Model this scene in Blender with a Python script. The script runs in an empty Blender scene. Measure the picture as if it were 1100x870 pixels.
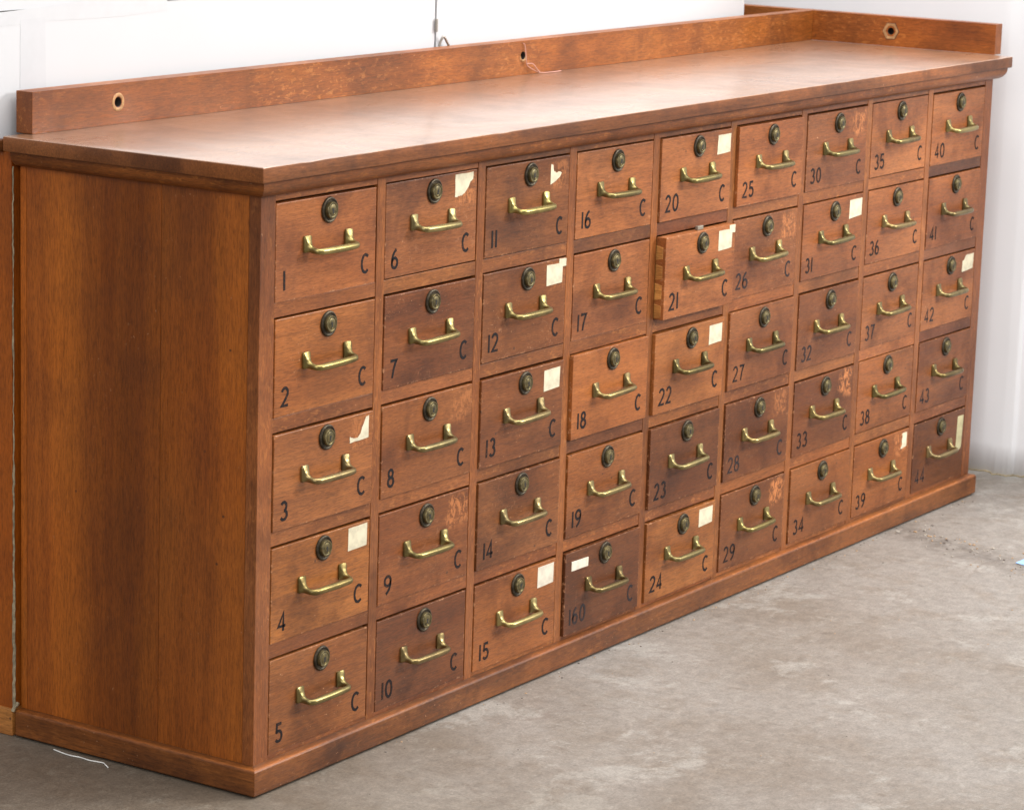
import bpy, bmesh, math, random
from mathutils import Vector, Matrix, noise as mnoise
random.seed(7)
S = 0.26                       # metres per drawer pitch
sc = bpy.context.scene
COL = sc.collection
PI = math.pi

# ------------------------------------------------------------------ nodes
class NT:
    def __init__(s, name):
        s.m = bpy.data.materials.new(name); s.m.use_nodes = True
        s.t = s.m.node_tree; s.t.nodes.clear()
        s.out = s.n('ShaderNodeOutputMaterial')
        s.b = s.n('ShaderNodeBsdfPrincipled')
        s.l(s.b.outputs[0], s.out.inputs['Surface'])
    def n(s, t, **k):
        x = s.t.nodes.new(t)
        for a, v in k.items(): setattr(x, a, v)
        return x
    def l(s, a, b): s.t.links.new(a, b)
    def put(s, sock, v):
        if v is None: return
        if isinstance(v, bpy.types.NodeSocket): s.l(v, sock)
        else: sock.default_value = v
    def attr(s, name, typ='GEOMETRY', out='Vector'):
        return s.n('ShaderNodeAttribute', attribute_type=typ, attribute_name=name).outputs[out]
    def obj(s): return s.n('ShaderNodeTexCoord').outputs['Object']
    def scale(s, v, sx, sy, sz, off=(0, 0, 0)):
        x = s.n('ShaderNodeMapping'); s.put(x.inputs['Vector'], v)
        x.inputs['Scale'].default_value = (sx, sy, sz); x.inputs['Location'].default_value = off
        return x.outputs[0]
    def vadd(s, a, b):
        x = s.n('ShaderNodeVectorMath', operation='ADD'); s.put(x.inputs[0], a); s.put(x.inputs[1], b); return x.outputs[0]
    def noise(s, v, sc_, det=3, ro=.55, dist=0, out='Fac'):
        x = s.n('ShaderNodeTexNoise'); s.put(x.inputs['Vector'], v); x.inputs['Scale'].default_value = sc_
        x.inputs['Detail'].default_value = det; x.inputs['Roughness'].default_value = ro; x.inputs['Distortion'].default_value = dist
        return x.outputs[out]
    def voro(s, v, sc_, feature='F1', out='Distance'):
        x = s.n('ShaderNodeTexVoronoi', feature=feature); s.put(x.inputs['Vector'], v); x.inputs['Scale'].default_value = sc_
        return x.outputs[out]
    def rng(s, v, a, b, c=0., d=1., smooth=True):
        x = s.n('ShaderNodeMapRange'); x.interpolation_type = 'SMOOTHSTEP' if smooth else 'LINEAR'
        s.put(x.inputs['Value'], v)
        for i, q in zip(('From Min', 'From Max', 'To Min', 'To Max'), (a, b, c, d)): s.put(x.inputs[i], q)
        return x.outputs['Result']
    def math(s, op, a, b=None, c=None, clamp=False):
        x = s.n('ShaderNodeMath', operation=op); x.use_clamp = clamp
        s.put(x.inputs[0], a); s.put(x.inputs[1], b)
        if c is not None: s.put(x.inputs[2], c)
        return x.outputs[0]
    def mix(s, f, a, b, mode='MIX'):
        x = s.n('ShaderNodeMix', data_type='RGBA', blend_type=mode)
        s.put(x.inputs['Factor'], f); s.put(x.inputs[6], a); s.put(x.inputs[7], b)
        return x.outputs[2]
    def gray(s, v):
        x = s.n('ShaderNodeCombineColor'); [s.put(x.inputs[i], v) for i in range(3)]; return x.outputs[0]
    def sep(s, v):
        x = s.n('ShaderNodeSeparateXYZ'); s.put(x.inputs[0], v); return x.outputs
    def bump(s, h, strength, dist):
        x = s.n('ShaderNodeBump'); s.put(x.inputs['Height'], h)
        x.inputs['Strength'].default_value = strength; x.inputs['Distance'].default_value = dist
        s.l(x.outputs[0], s.b.inputs['Normal'])
    def P(s, **k):
        for a, v in k.items(): s.put(s.b.inputs[a.replace('_', ' ')], v)
        return s.m

def c4(r, g, b): return (r, g, b, 1.0)

def wood(name, light, dark, fleck=0., rough=(.33, .52), streak=.22, broadlen=1.3, broadacr=9, grime=.35,
         chips=.4, coat=.0, front=False, fleckcol=(.62, .25, .07), spec=.5, bumpk=.12):
    t = NT(name)
    g = t.attr('gco')
    broad = t.noise(t.scale(g, broadlen, broadacr, broadacr), 1.0, 5, .6, .6)
    st = t.noise(t.scale(g, 10, 260, 260), 1.0, 4, .68, .15)
    fine = t.noise(t.scale(g, 75, 700, 700), 1.0, 3, .7)
    col = t.mix(t.rng(broad, .32, .68), c4(*dark), c4(*light))
    col = t.mix(1., col, t.gray(t.rng(st, .25, .75, 1 - streak, 1 + streak * .75, False)), 'MULTIPLY')
    col = t.mix(1., col, t.gray(t.rng(fine, .3, .62, .66, 1.14)), 'MULTIPLY')
    if fleck > 0:
        f = t.noise(t.scale(g, 60, 150, 150), 1.0, 4, .65, .5)
        fz = t.noise(t.scale(g, 3.2, 9, 9), 1.0, 2, .5)
        fm = t.math('MULTIPLY', t.rng(f, .54, .66), t.rng(fz, .28, .62))
        col = t.mix(t.math('MULTIPLY', fm, fleck), col, c4(*fleckcol))
    # hand grime and old stains
    gr = t.noise(g, 7, 5, .62, .4)
    col = t.mix(1., col, t.mix(t.rng(gr, .44, .70), c4(1, 1, 1), c4(1 - grime, 1 - grime * 1.10, 1 - grime * 1.2)), 'MULTIPLY')
    hue = t.noise(g, 3.1, 3, .5)
    col = t.mix(t.rng(hue, .42, .62, 0, .5), col, t.mix(1., col, c4(1.10, .98, .74), 'MULTIPLY'))
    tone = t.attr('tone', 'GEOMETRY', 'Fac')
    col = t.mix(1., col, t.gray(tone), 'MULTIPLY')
    oi = t.n('ShaderNodeObjectInfo')
    col = t.mix(1., col, oi.outputs['Color'], 'MULTIPLY')
    # small dings: pale chips and dark dots
    cm = t.math('MULTIPLY', t.rng(t.noise(t.scale(g, 120, 230, 230), 1.0, 3, .65), .66, .73), t.rng(t.noise(g, 11, 3, .6), .45, .68))
    col = t.mix(t.math('MULTIPLY', cm, chips), col, c4(.52, .27, .14))
    dm = t.math('MULTIPLY', t.rng(t.voro(g, 34), .10, .05), t.rng(t.noise(g, 8, 2), .56, .62))
    col = t.mix(t.math('MULTIPLY', dm, .75), col, c4(.03, .015, .01))
    if front:
        o = t.sep(t.obj())
        W, H = .9065 * S, .5347 * S
        du = t.math('MINIMUM', o['X'], t.math('SUBTRACT', W, o['X']))
        dv = t.math('MINIMUM', o['Z'], t.math('SUBTRACT', H, o['Z']))
        ed = t.math('MINIMUM', du, dv)
        en = t.noise(g, 120, 4, .7)
        em = t.math('MULTIPLY', t.rng(ed, .0042, .0, 0, 1), t.rng(en, .55, .68))
        col = t.mix(t.math('MULTIPLY', em, .8), col, c4(.52, .26, .13))
        # scuffed patch where an old label was torn off
        sc_ = t.attr('scuff', 'OBJECT', 'Fac'); wr = t.attr('wear', 'OBJECT', 'Fac')
        nx = t.noise(g, 26, 3, .6, out='Color')
        jit = t.sep(nx)
        uu = t.math('ADD', t.math('DIVIDE', o['X'], W), t.math('MULTIPLY', t.math('SUBTRACT', jit['X'], .5), .22))
        vv = t.math('ADD', t.math('DIVIDE', o['Z'], H), t.math('MULTIPLY', t.math('SUBTRACT', jit['Y'], .5), .3))
        patch = t.math('MULTIPLY', t.rng(t.math('ABSOLUTE', t.math('SUBTRACT', uu, .865)), .14, .07),
                       t.rng(t.math('ABSOLUTE', t.math('SUBTRACT', vv, .80)), .20, .10))
        sn = t.noise(t.scale(g, 110, 75, 75), 1.0, 4, .75, 1.2)
        pm = t.math('MULTIPLY', t.math('MULTIPLY', patch, t.rng(sn, .45, .58)), sc_)
        col = t.mix(t.math('MULTIPLY', pm, .9), col, c4(.56, .20, .062))
        # wide scratches and rubbed-through finish
        wn = t.noise(t.scale(g, 70, 95, 95, (3, 1, 7)), 1.0, 5, .8, 1.6)
        wz = t.noise(g, 13, 2, .5)
        wm = t.math('MULTIPLY', t.math('MULTIPLY', t.rng(wn, .56, .66), t.rng(wz, .44, .60)), wr)
        col = t.mix(t.math('MULTIPLY', wm, .7), col, c4(.54, .26, .13))
        # thin scratch lines in several directions
        for k, (a, b_) in enumerate(((9, 620), (500, 16))):
            sl = t.noise(t.scale(t.vadd(g, (k * 3.3, k * 1.7, k)), a, b_, b_), 1.0, 1, .4, 2.5)
            sm = t.math('MULTIPLY', t.rng(sl, .74, .80), t.rng(t.noise(g, 16, 2), .52, .66))
            col = t.mix(t.math('MULTIPLY', sm, t.math('MULTIPLY_ADD', wr, .5, .32)), col, c4(.50, .25, .13))
    rg = t.rng(t.math('ADD', t.math('MULTIPLY', gr, .6), t.math('MULTIPLY', st, .4)), .3, .7, rough[0], rough[1])
    t.bump(t.math('ADD', t.math('MULTIPLY', fine, .6), t.math('MULTIPLY', gr, .8)), bumpk, .0012)
    t.P(Base_Color=col, Roughness=rg, Coat_Weight=coat, Coat_Roughness=.22)
    t.b.inputs['Specular IOR Level'].default_value = spec
    return t.m

M = {}
M['drawer'] = wood('drawer_wood', (.375, .130, .040), (.235, .073, .0215), front=True, streak=.27, grime=.44, chips=.9, spec=.36)
M['frame'] = wood('frame_wood', (.305, .103, .028), (.185, .057, .015), streak=.28, grime=.36, chips=.9, fleck=.35, spec=.36)
M['side'] = wood('side_panel_wood', (.36, .100, .0115), (.25, .064, .0085), streak=.16, broadlen=.7, broadacr=16, grime=.18, chips=.5, rough=(.26, .42), spec=.42)
M['top'] = wood('worktop_wood', (.32, .175, .105), (.235, .122, .068), streak=.2, broadlen=.6, broadacr=6, grime=.30, chips=.6, rough=(.25, .40), coat=1., spec=.8)
M['edge'] = wood('slab_edge_wood', (.225, .075, .020), (.125, .040, .011), streak=.36, grime=.4, chips=1., spec=.36)
M['rail'] = wood('quartered_oak', (.33, .104, .0185), (.205, .058, .0105), fleck=.40, streak=.26, grime=.36, chips=.6, spec=.38)
M['plinth'] = wood('plinth_wood', (.225, .072, .015), (.11, .034, .0085), streak=.30, grime=.5, chips=1., fleck=.15, spec=.4)
M['pale'] = wood('raw_side_wood', (.56, .27, .085), (.38, .15, .04), streak=.35, grime=.25, chips=0)

def plain(name, col, rough=.5, metal=0., var=.12, scale=40, bump=.0):
    t = NT(name)
    n = t.noise(t.obj(), scale, 4, .6)
    c = t.mix(1., c4(*col), t.gray(t.rng(n, .3, .7, 1 - var, 1 + var)), 'MULTIPLY')
    oi = t.n('ShaderNodeObjectInfo')
    c = t.mix(1., c, oi.outputs['Color'], 'MULTIPLY')
    if bump: t.bump(n, bump, .001)
    return t.P(Base_Color=c, Roughness=rough, Metallic=metal)

M['dark'] = plain('dark_interior', (.018, .012, .010), .8)
def ink():
    t = NT('black_paint'); o = t.obj(); oi = t.n('ShaderNodeObjectInfo')
    v = t.vadd(o, t.scale(t.gray(oi.outputs['Random']), 9, 5, 7))
    n = t.noise(t.scale(v, 260, 600, 600), 1.0, 4, .7); z = t.noise(v, 55, 3, .6)
    w_ = t.math('MULTIPLY', t.rng(n, .50, .66), t.rng(z, .42, .64))
    c = t.mix(1., c4(.013, .012, .014), oi.outputs['Color'], 'MULTIPLY')
    c = t.mix(t.math('MULTIPLY', w_, .75), c, c4(.16, .058, .022))
    t.b.inputs['Specular IOR Level'].default_value = .15
    return t.P(Base_Color=c, Roughness=.65)
M['ink'] = ink()
M['paper'] = plain('cream_paper', (.65, .585, .42), .8, var=.16, scale=45, bump=.2)
M['board'] = plain('white_board', (.53, .535, .55), .55, var=.012, scale=4)
M['sheet'] = plain('white_sheet', (.86, .86, .88), .6, var=.012, scale=4)
M['tape'] = plain('white_tape', (.495, .50, .515), .55, var=.02, scale=30)
M['string'] = plain('white_string', (.82, .80, .76), .8)
M['twine'] = plain('pink_twine', (.50, .27, .22), .8)
M['blue'] = plain('blue_plastic', (.25, .45, .85), .4)
M['putty'] = plain('cream_filler', (.30, .25, .16), .8, var=.35, scale=90, bump=.3)
M['grey'] = plain('grey_metal', (.30, .28, .25), .45, .6)

def brass():
    t = NT('aged_brass')
    o = t.obj(); oi = t.n('ShaderNodeObjectInfo')
    v = t.vadd(o, t.scale(t.gray(oi.outputs['Random']), 9, 5, 7))
    n = t.noise(v, 32, 4, .6); n2 = t.noise(v, 420, 3, .6)
    tarn = t.rng(t.math('ADD', t.math('MULTIPLY', n, .75), t.math('MULTIPLY', n2, .25)), .40, .66)
    c = t.mix(tarn, c4(.37, .285, .112), c4(.19, .145, .062))
    c = t.mix(1., c, oi.outputs['Color'], 'MULTIPLY')
    return t.P(Base_Color=c, Metallic=.92, Roughness=t.rng(tarn, 0, 1, .32, .44))
M['brass'] = brass()
def bronze(name, a, b, r):
    t = NT(name); o = t.obj(); oi = t.n('ShaderNodeObjectInfo')
    v = t.vadd(o, t.scale(t.gray(oi.outputs['Random']), 9, 5, 7))
    n = t.noise(v, 160, 4, .7)
    c = t.mix(t.rng(n, .35, .65), c4(*a), c4(*b))
    t.bump(n, .2, .0006)
    return t.P(Base_Color=c, Metallic=.8, Roughness=r)
M['ring'] = bronze('dark_bronze', (.035, .028, .020), (.085, .066, .042), .48)
M['core'] = bronze('lock_brass', (.19, .150, .065), (.085, .070, .036), .42)
M['keyhole'] = plain('keyhole_dark', (.012, .010, .008), .5)
M['bush'] = plain('bushing_wood', (.40, .21, .085), .6, var=.3, scale=200)

def concrete():
    t = NT('concrete_floor'); o = t.obj()
    a = t.noise(o, 1.7, 6, .62, .3); b = t.noise(o, 7.5, 9, .72, .25)
    s = t.noise(t.scale(o, 16, 34, 1), 1.0, 8, .78, .35); f = t.noise(o, 230, 4, .75)
    m = t.noise(t.vadd(o, (7, 1, 0)), 46, 7, .8, .2)
    col = t.mix(t.rng(a, .36, .64), c4(.192, .160, .131), c4(.25, .224, .200))
    col = t.mix(t.rng(b, .47, .66, 0, .62), col, c4(.180, .142, .110))
    col = t.mix(t.rng(s, .555, .62, 0, .38), col, c4(.31, .286, .252))
    w = t.noise(t.vadd(o, (4, 2, 0)), 3.9, 10, .76, .25)
    col = t.mix(t.rng(w, .54, .61, 0, .46), col, c4(.355, .335, .305))
    # smeared trowel marks
    tr = t.noise(t.scale(o, 80, 14, 1), 1.0, 6, .75, .9)
    col = t.mix(t.math('MULTIPLY', t.rng(tr, .58, .68, 0, .55), t.rng(b, .42, .54)), col, c4(.135, .102, .078))
    col = t.mix(1., col, t.gray(t.rng(m, .3, .7, .72, 1.24, False)), 'MULTIPLY')
    d = t.noise(o, 17, 7, .76, .2)
    col = t.mix(t.rng(d, .62, .70, 0, .5), col, c4(.10, .076, .058))
    col = t.mix(1., col, t.gray(t.rng(f, .3, .7, .80, 1.16)), 'MULTIPLY')
    for k, (ax, ay) in enumerate(((6, 150), (130, 9), (60, 75))):      # scrapes
        q_ = t.noise(t.scale(t.vadd(o, (k * 2.1, k * 5.7, 0)), ax, ay, 1), 1.0, 3, .6, 2.4)
        sm_ = t.math('MULTIPLY', t.rng(t.math('ABSOLUTE', t.math('SUBTRACT', q_, .5)), .016, .004), t.rng(t.noise(t.vadd(o, (k, k * 3, 0)), 4.5, 3, .6), .52, .64))
        col = t.mix(t.math('MULTIPLY', sm_, .5), col, c4(.12, .094, .074) if k != 1 else c4(.40, .385, .36))
    sp = t.math('MULTIPLY', t.rng(t.voro(o, 75), .13, .06), t.rng(t.noise(o, 19, 3, .6), .54, .62))
    col = t.mix(t.math('MULTIPLY', sp, .6), col, c4(.09, .07, .055))
    # old dirty joint running across the slab
    p0 = Vector((7.70 * S, -.278 * S)); p1 = Vector((7.337 * S, -1.307 * S)); dd = (p1 - p0).normalized(); nn = (dd.y, -dd.x)
    q = t.sep(o)
    dist = t.math('ADD', t.math('MULTIPLY', t.math('SUBTRACT', q['X'], p0.x), nn[0]), t.math('MULTIPLY', t.math('SUBTRACT', q['Y'], p0.y), nn[1]))
    dist = t.math('ADD', dist, t.math('MULTIPLY', t.math('SUBTRACT', b, .5), .10))
    jm = t.math('MULTIPLY', t.rng(t.math('ABSOLUTE', dist), .075, .012), t.rng(t.noise(o, 34, 5, .75), .36, .62))
    col = t.mix(t.math('MULTIPLY', jm, .7), col, c4(.11, .092, .078))
    # hairline cracks
    cr = t.voro(t.vadd(t.scale(o, 1, 1, 0), t.scale(t.noise(o, 5, 4, .6, out='Color'), .22, .22, 0)), 1.9, 'DISTANCE_TO_EDGE')
    cm = t.math('MULTIPLY', t.rng(cr, .006, .0015), t.rng(t.noise(o, 2.3, 2), .50, .62))
    col = t.mix(t.math('MULTIPLY', cm, .45), col, c4(.16, .13, .11))
    # shade left of the cabinet painted into the floor: darker and browner
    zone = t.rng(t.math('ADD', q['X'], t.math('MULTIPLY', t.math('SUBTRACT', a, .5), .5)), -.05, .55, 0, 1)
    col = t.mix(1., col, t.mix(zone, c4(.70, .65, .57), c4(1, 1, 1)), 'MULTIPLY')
    t.bump(t.math('ADD', t.math('MULTIPLY', b, .8), t.math('MULTIPLY', f, .25)), .25, .004)
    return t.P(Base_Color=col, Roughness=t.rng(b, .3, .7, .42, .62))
M['floor'] = concrete()

# ------------------------------------------------------------------ mesh helpers
def put_gco(bm, grain, tone=1., off=None):
    gl = bm.verts.layers.float_vector.get('gco') or bm.verts.layers.float_vector.new('gco')
    tl = bm.verts.layers.float.get('tone') or bm.verts.layers.float.new('tone')
    o = Vector(off) if off else Vector((random.uniform(-40, 40), random.uniform(-40, 40), random.uniform(-40, 40)))
    for v in bm.verts:
        c = v.co
        g = {'x': (c.x, c.y, c.z), 'y': (c.y, c.x, c.z), 'z': (c.z, c.x, c.y)}[grain]
        v[gl] = Vector(g) + o; v[tl] = tone
    return bm

class MB:
    """collects pieces into one mesh, each piece with its own grain"""
    def __init__(s): s.v = []; s.f = []; s.mi = []; s.g = []; s.t = []; s.sm = []
    def add(s, verts, faces, mi=0, grain='x', tone=1., off=None, smooth=False):
        o = Vector(off) if off else Vector((random.uniform(-40, 40), random.uniform(-40, 40), random.uniform(-40, 40)))
        b = len(s.v)
        for c in verts:
            s.v.append(tuple(c))
            g = {'x': (c[0], c[1], c[2]), 'y': (c[1], c[0], c[2]), 'z': (c[2], c[0], c[1])}[grain]
            s.g.append((g[0] + o.x, g[1] + o.y, g[2] + o.z)); s.t.append(tone)
        for k, f in enumerate(faces):
            s.f.append(tuple(b + i for i in f)); s.mi.append(mi if isinstance(mi, int) else mi[k]); s.sm.append(smooth)
    def box(s, x0, x1, y0, y1, z0, z1, mi=0, grain='x', tone=1., off=None):
        v = [(x, y, z) for z in (z0, z1) for y in (y0, y1) for x in (x0, x1)]
        f = [(0, 2, 3, 1), (4, 5, 7, 6), (0, 1, 5, 4), (2, 6, 7, 3), (0, 4, 6, 2), (1, 3, 7, 5)]
        s.add(v, f, mi, grain, tone, off)
    def lathe(s, prof, n=32, c=(0, 0, 0), mi=0, smooth=True):
        """profile of (radius, depth); axis along -y from c"""
        v = []; f = []; mm = []
        for r, d in prof:
            for k in range(n):
                a = 2 * PI * k / n; v.append((c[0] + r * math.cos(a), c[1] - d, c[2] + r * math.sin(a)))
        for i in range(len(prof) - 1):
            for k in range(n):
                k2 = (k + 1) % n
                f.append((i * n + k, i * n + k2, (i + 1) * n + k2, (i + 1) * n + k)); mm.append(mi if isinstance(mi, int) else mi[i])
        f.append(tuple((len(prof) - 1) * n + k for k in range(n))); mm.append(mi if isinstance(mi, int) else mi[-1])
        s.add(v, f, mm, smooth=smooth)
    def tube(s, pts, r, n=8, mi=0):
        pts = [Vector(p) for p in pts]; v = []; f = []; up = Vector((.13, .21, .97))
        for i, p in enumerate(pts):
            t = (pts[min(i + 1, len(pts) - 1)] - pts[max(i - 1, 0)]).normalized()
            a = t.cross(up)
            if a.length < 1e-3: a = t.cross(Vector((1, 0, 0)))
            a.normalize(); b = t.cross(a)
            rr = r[i] if isinstance(r, (list, tuple)) else r
            for k in range(n):
                an = 2 * PI * k / n; v.append(p + a * (rr * math.cos(an)) + b * (rr * math.sin(an)))
        for i in range(len(pts) - 1):
            for k in range(n):
                k2 = (k + 1) % n; f.append((i * n + k, i * n + k2, (i + 1) * n + k2, (i + 1) * n + k))
        f.append(tuple(reversed(range(n)))); f.append(tuple((len(pts) - 1) * n + k for k in range(n)))
        s.add(v, f, mi, smooth=True)
    def prism(s, poly, y0, y1, mi=0):
        """polygon in x,z extruded from y0 to y1"""
        n = len(poly); v = [(x, y0, z) for x, z in poly] + [(x, y1, z) for x, z in poly]
        f = [tuple(range(n)), tuple(reversed(range(n, 2 * n)))] + [(i, n + i, n + (i + 1) % n, (i + 1) % n) for i in range(n)]
        s.add(v, f, mi)
    def mesh(s, name, mats, bevel=None, sharp=40, fix=True):
        me = bpy.data.meshes.new(name); me.from_pydata(s.v, [], s.f)
        for m in mats: me.materials.append(m)
        me.polygons.foreach_set('material_index', s.mi)
        a = me.attributes.new('gco', 'FLOAT_VECTOR', 'POINT'); a.data.foreach_set('vector', [q for g in s.g for q in g])
        a = me.attributes.new('tone', 'FLOAT', 'POINT'); a.data.foreach_set('value', s.t)
        if fix:
            bm = bmesh.new(); bm.from_mesh(me); bmesh.ops.recalc_face_normals(bm, faces=bm.faces[:]); bm.to_mesh(me); bm.free()
        if any(s.sm):
            me.polygons.foreach_set('use_smooth', s.sm); me.set_sharp_from_angle(angle=math.radians(sharp))
        me.update(); return me

def link(name, me, parent=None, loc=None, bevel=0., color=None, seg=2):
    o = bpy.data.objects.new(name, me); COL.objects.link(o)
    if parent is not None: o.parent = parent
    if loc is not None: o.location = loc
    if color: o.color = (*color, 1.)
    if bevel:
        b = o.modifiers.new('Bevel', 'BEVEL'); b.width = bevel; b.segments = seg; b.limit_method = 'ANGLE'; b.angle_limit = math.radians(35)
    return o
def tag(o, label=None, cat=None, group=None, kind=None):
    if label: o['label'] = label
    if cat: o['category'] = cat
    if group: o['group'] = group
    if kind: o['kind'] = kind
    return o
def empty(name, loc):
    o = bpy.data.objects.new(name, None); COL.objects.link(o); o.location = loc; o.empty_display_size = .1; return o

# ------------------------------------------------------------------ measurements (in drawer pitches, times S)
X1 = 9.1825 * S; CD = 1.685 * S
X0, W, H, PZ, Z0 = .1338 * S, .9105 * S, .5387 * S, .6291 * S, 3.2528 * S
ST, SB, MBZ = 3.468 * S, 3.3828 * S, 3.2941 * S
OV = .1001 * S; SX0 = -.1146 * S; SX1 = 9.3017 * S
GX0, GY, GT, GTH, GRX, GFT = .0525 * S, 1.6422 * S, 3.7018 * S, .1186 * S, 9.2912 * S, .0522 * S
BOV = .0481 * S; BT = .1711 * S
G = .0055 * S

def sweep_u(mb, prof, x0, x1, yback, lit_edge=None):
    """closed profile of (outward, z) carried round left side, front and right side with mitred corners"""
    n = len(prof)
    segs = [('y', lambda o: (x0 - o, yback), lambda o: (x0 - o, -o)),
            ('x', lambda o: (x0 - o, -o), lambda o: (x1 + o, -o)),
            ('y', lambda o: (x1 + o, -o), lambda o: (x1 + o, yback))]
    for gr, A, B in segs:
        v = [(*A(o), z) for o, z in prof] + [(*B(o), z) for o, z in prof]
        f = [(i, (i + 1) % n, n + (i + 1) % n, n + i) for i in range(n)] + [tuple(reversed(range(n))), tuple(range(n, 2 * n))]
        mb.add(v, f, 0, gr, 1.)
        if lit_edge: mb.t[-2 * n:] = [lit_edge.get(k % n, 1.) for k in range(2 * n)]

# ------------------------------------------------------------------ the cabinet
cab = empty('drawer_cabinet', (0, 0, 0))
tag(cab, 'long low reddish wooden cabinet with forty-five small numbered drawers and brass pulls, on concrete floor', 'cabinet')

# side panels: two wide upright boards at each end
for nm, xa, xb in (('side_panel', 0, .020), ('side_panel', X1 - .020, X1)):
    mb = MB(); zt = SB - .002
    ys = [.0206, .672 * S, CD - .045 * S, CD] if xa == 0 else [.0206, .8 * S, CD]
    tones = [.92, 1.05, 1.1]
    for k in range(len(ys) - 1):
        ya, yb = ys[k] + (.0004 if k else 0), ys[k + 1] - .0002
        if xa == 0:
            ny, nz = max(2, int((yb - ya) / .012)), 20; V = []; F = []; T = []; b0 = len(mb.v)
            for ix in (xa, xb):
                for a in range(ny + 1):
                    for q in range(nz + 1):
                        y = ya + (yb - ya) * a / ny; z = .004 + (zt - .004) * q / nz; V.append((ix, y, z))
                        u = y / CD + .05 * mnoise.noise(Vector((z * 2.2, y * 3, 1.)))
                        heart = math.exp(-((u - .50) / .17) ** 2) + .40 * math.exp(-((u - .015) / .03) ** 2)
                        amber = math.exp(-((u - .10) / .06) ** 2) * .16 + .34 * min(1, max(0, (u - .70) / .16))
                        fl = .07 * mnoise.noise(Vector((y * 26, z * 1.6, 5.))) + .05 * mnoise.noise(Vector((y * 60, z * 3, 9.)))
                        T.append(.92 - .30 * heart + amber * (.65 + .75 * z) + fl)
            ns = (ny + 1) * (nz + 1)
            for a in range(ny):
                for q in range(nz):
                    i0 = a * (nz + 1) + q; F += [(i0, i0 + 1, i0 + nz + 2, i0 + nz + 1), (ns + i0, ns + i0 + nz + 1, ns + i0 + nz + 2, ns + i0 + 1)]
            ring = [a * (nz + 1) for a in range(ny + 1)] + [ny * (nz + 1) + q for q in range(1, nz + 1)] + [a * (nz + 1) + nz for a in range(ny - 1, -1, -1)] + [q for q in range(nz - 1, 0, -1)]
            for a in range(len(ring)):
                i0, i1 = ring[a], ring[(a + 1) % len(ring)]; F.append((i0, i1, ns + i1, ns + i0))
            mb.add(V, F, 0, 'z'); mb.t[b0:] = T
        else: mb.box(xa, xb, ya, yb, .004, zt, grain='z', tone=tones[k])
    link(nm, mb.mesh(nm, [M['side']]), cab, bevel=.0007)
mb = MB(); mb.box(.021, X1 - .021, CD - .012, CD - .001, .05, SB - .003); link('back_panel', mb.mesh('back_panel', [M['dark']]), cab)
mb = MB(); mb.box(.021, X1 - .021, .0215, .0255, .05, SB - .003)
# stiles and rails of the drawer grid
GTOP, GBOT = .0075 * S, .0025 * S
xs = [(0., X0 - G)] + [(X0 + (c) * S + W + G, X0 + (c + 1) * S - G) for c in range(8)] + [(X0 + 8 * S + W + G, X1)]
for k, (a, b) in enumerate(xs):
    mb = MB(); mb.box(a, b, 0, .020, .10 * S, SB - .002, grain='z')
    tn = random.uniform(.86, 1.08)
    link('stile', mb.mesh('stile', [M['frame']]), cab, bevel=.0006, color=(tn, tn * random.uniform(.94, 1.02), tn * .95))
for c in range(9):
    xa, xb = xs[c][1] + .0002, xs[c + 1][0] - .0002
    zz = [(Z0 + GTOP, SB - .002)] + [(Z0 - (r + 1) * PZ + GTOP, Z0 - r * PZ - H - GBOT) for r in range(4)] + [(.10 * S, Z0 - 4 * PZ - H - GBOT)]
    for k, (za, zb) in enumerate(zz):
        mb = MB(); mb.box(xa, xb, .0006, .0203, za, zb, grain='x')
        tn = random.uniform(.82, 1.12); pur = 1.
        if (c, k) in ((3, 1), (8, 1), (8, 2), (8, 3), (4, 1)): tn *= .66; pur = 1.25
        link('rail', mb.mesh('rail', [M['frame']]), cab, bevel=.0005, color=(tn, tn * random.uniform(.95, 1.03), tn * pur))

# plinth
mb = MB()
prof = [(-.012, .0028), (BOV - .0015, .0028), (BOV, .0045), (BOV, .143 * S)]
for k in range(1, 6):
    a = k / 5 * PI / 2; prof.append((BOV - .019 * S * (1 - math.cos(a)), .143 * S + .019 * S * math.sin(a)))
prof += [(.0006, .1695 * S), (-.012, .1695 * S)]
sweep_u(mb, prof, 0, X1, CD, {4: 1.1, 5: 1.35, 6: 1.6, 7: 1.6, 8: 1.3, 9: .7})  # tones paint a highlight along the rounded top edge, darker at the ledge
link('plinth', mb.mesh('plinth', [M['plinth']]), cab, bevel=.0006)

# ovolo moulding under the worktop
mb = MB(); mo = .080 * S; hh = SB - MBZ
prof = [(-.012, SB - .0004), (mo, SB - .0004), (mo, SB - .10 * hh)]
for k in range(1, 9):
    a = k / 8 * PI / 2; prof.append((mo - (mo - .010 * S) * (1 - math.cos(a)), SB - .10 * hh - (hh * .86) * math.sin(a)))
prof += [(.006 * S, MBZ), (-.012, MBZ)]
sweep_u(mb, prof, 0, X1, CD)
mv = link('moulding', mb.mesh('moulding', [M['frame']]), cab, color=(1.0, .90, .62))

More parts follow.
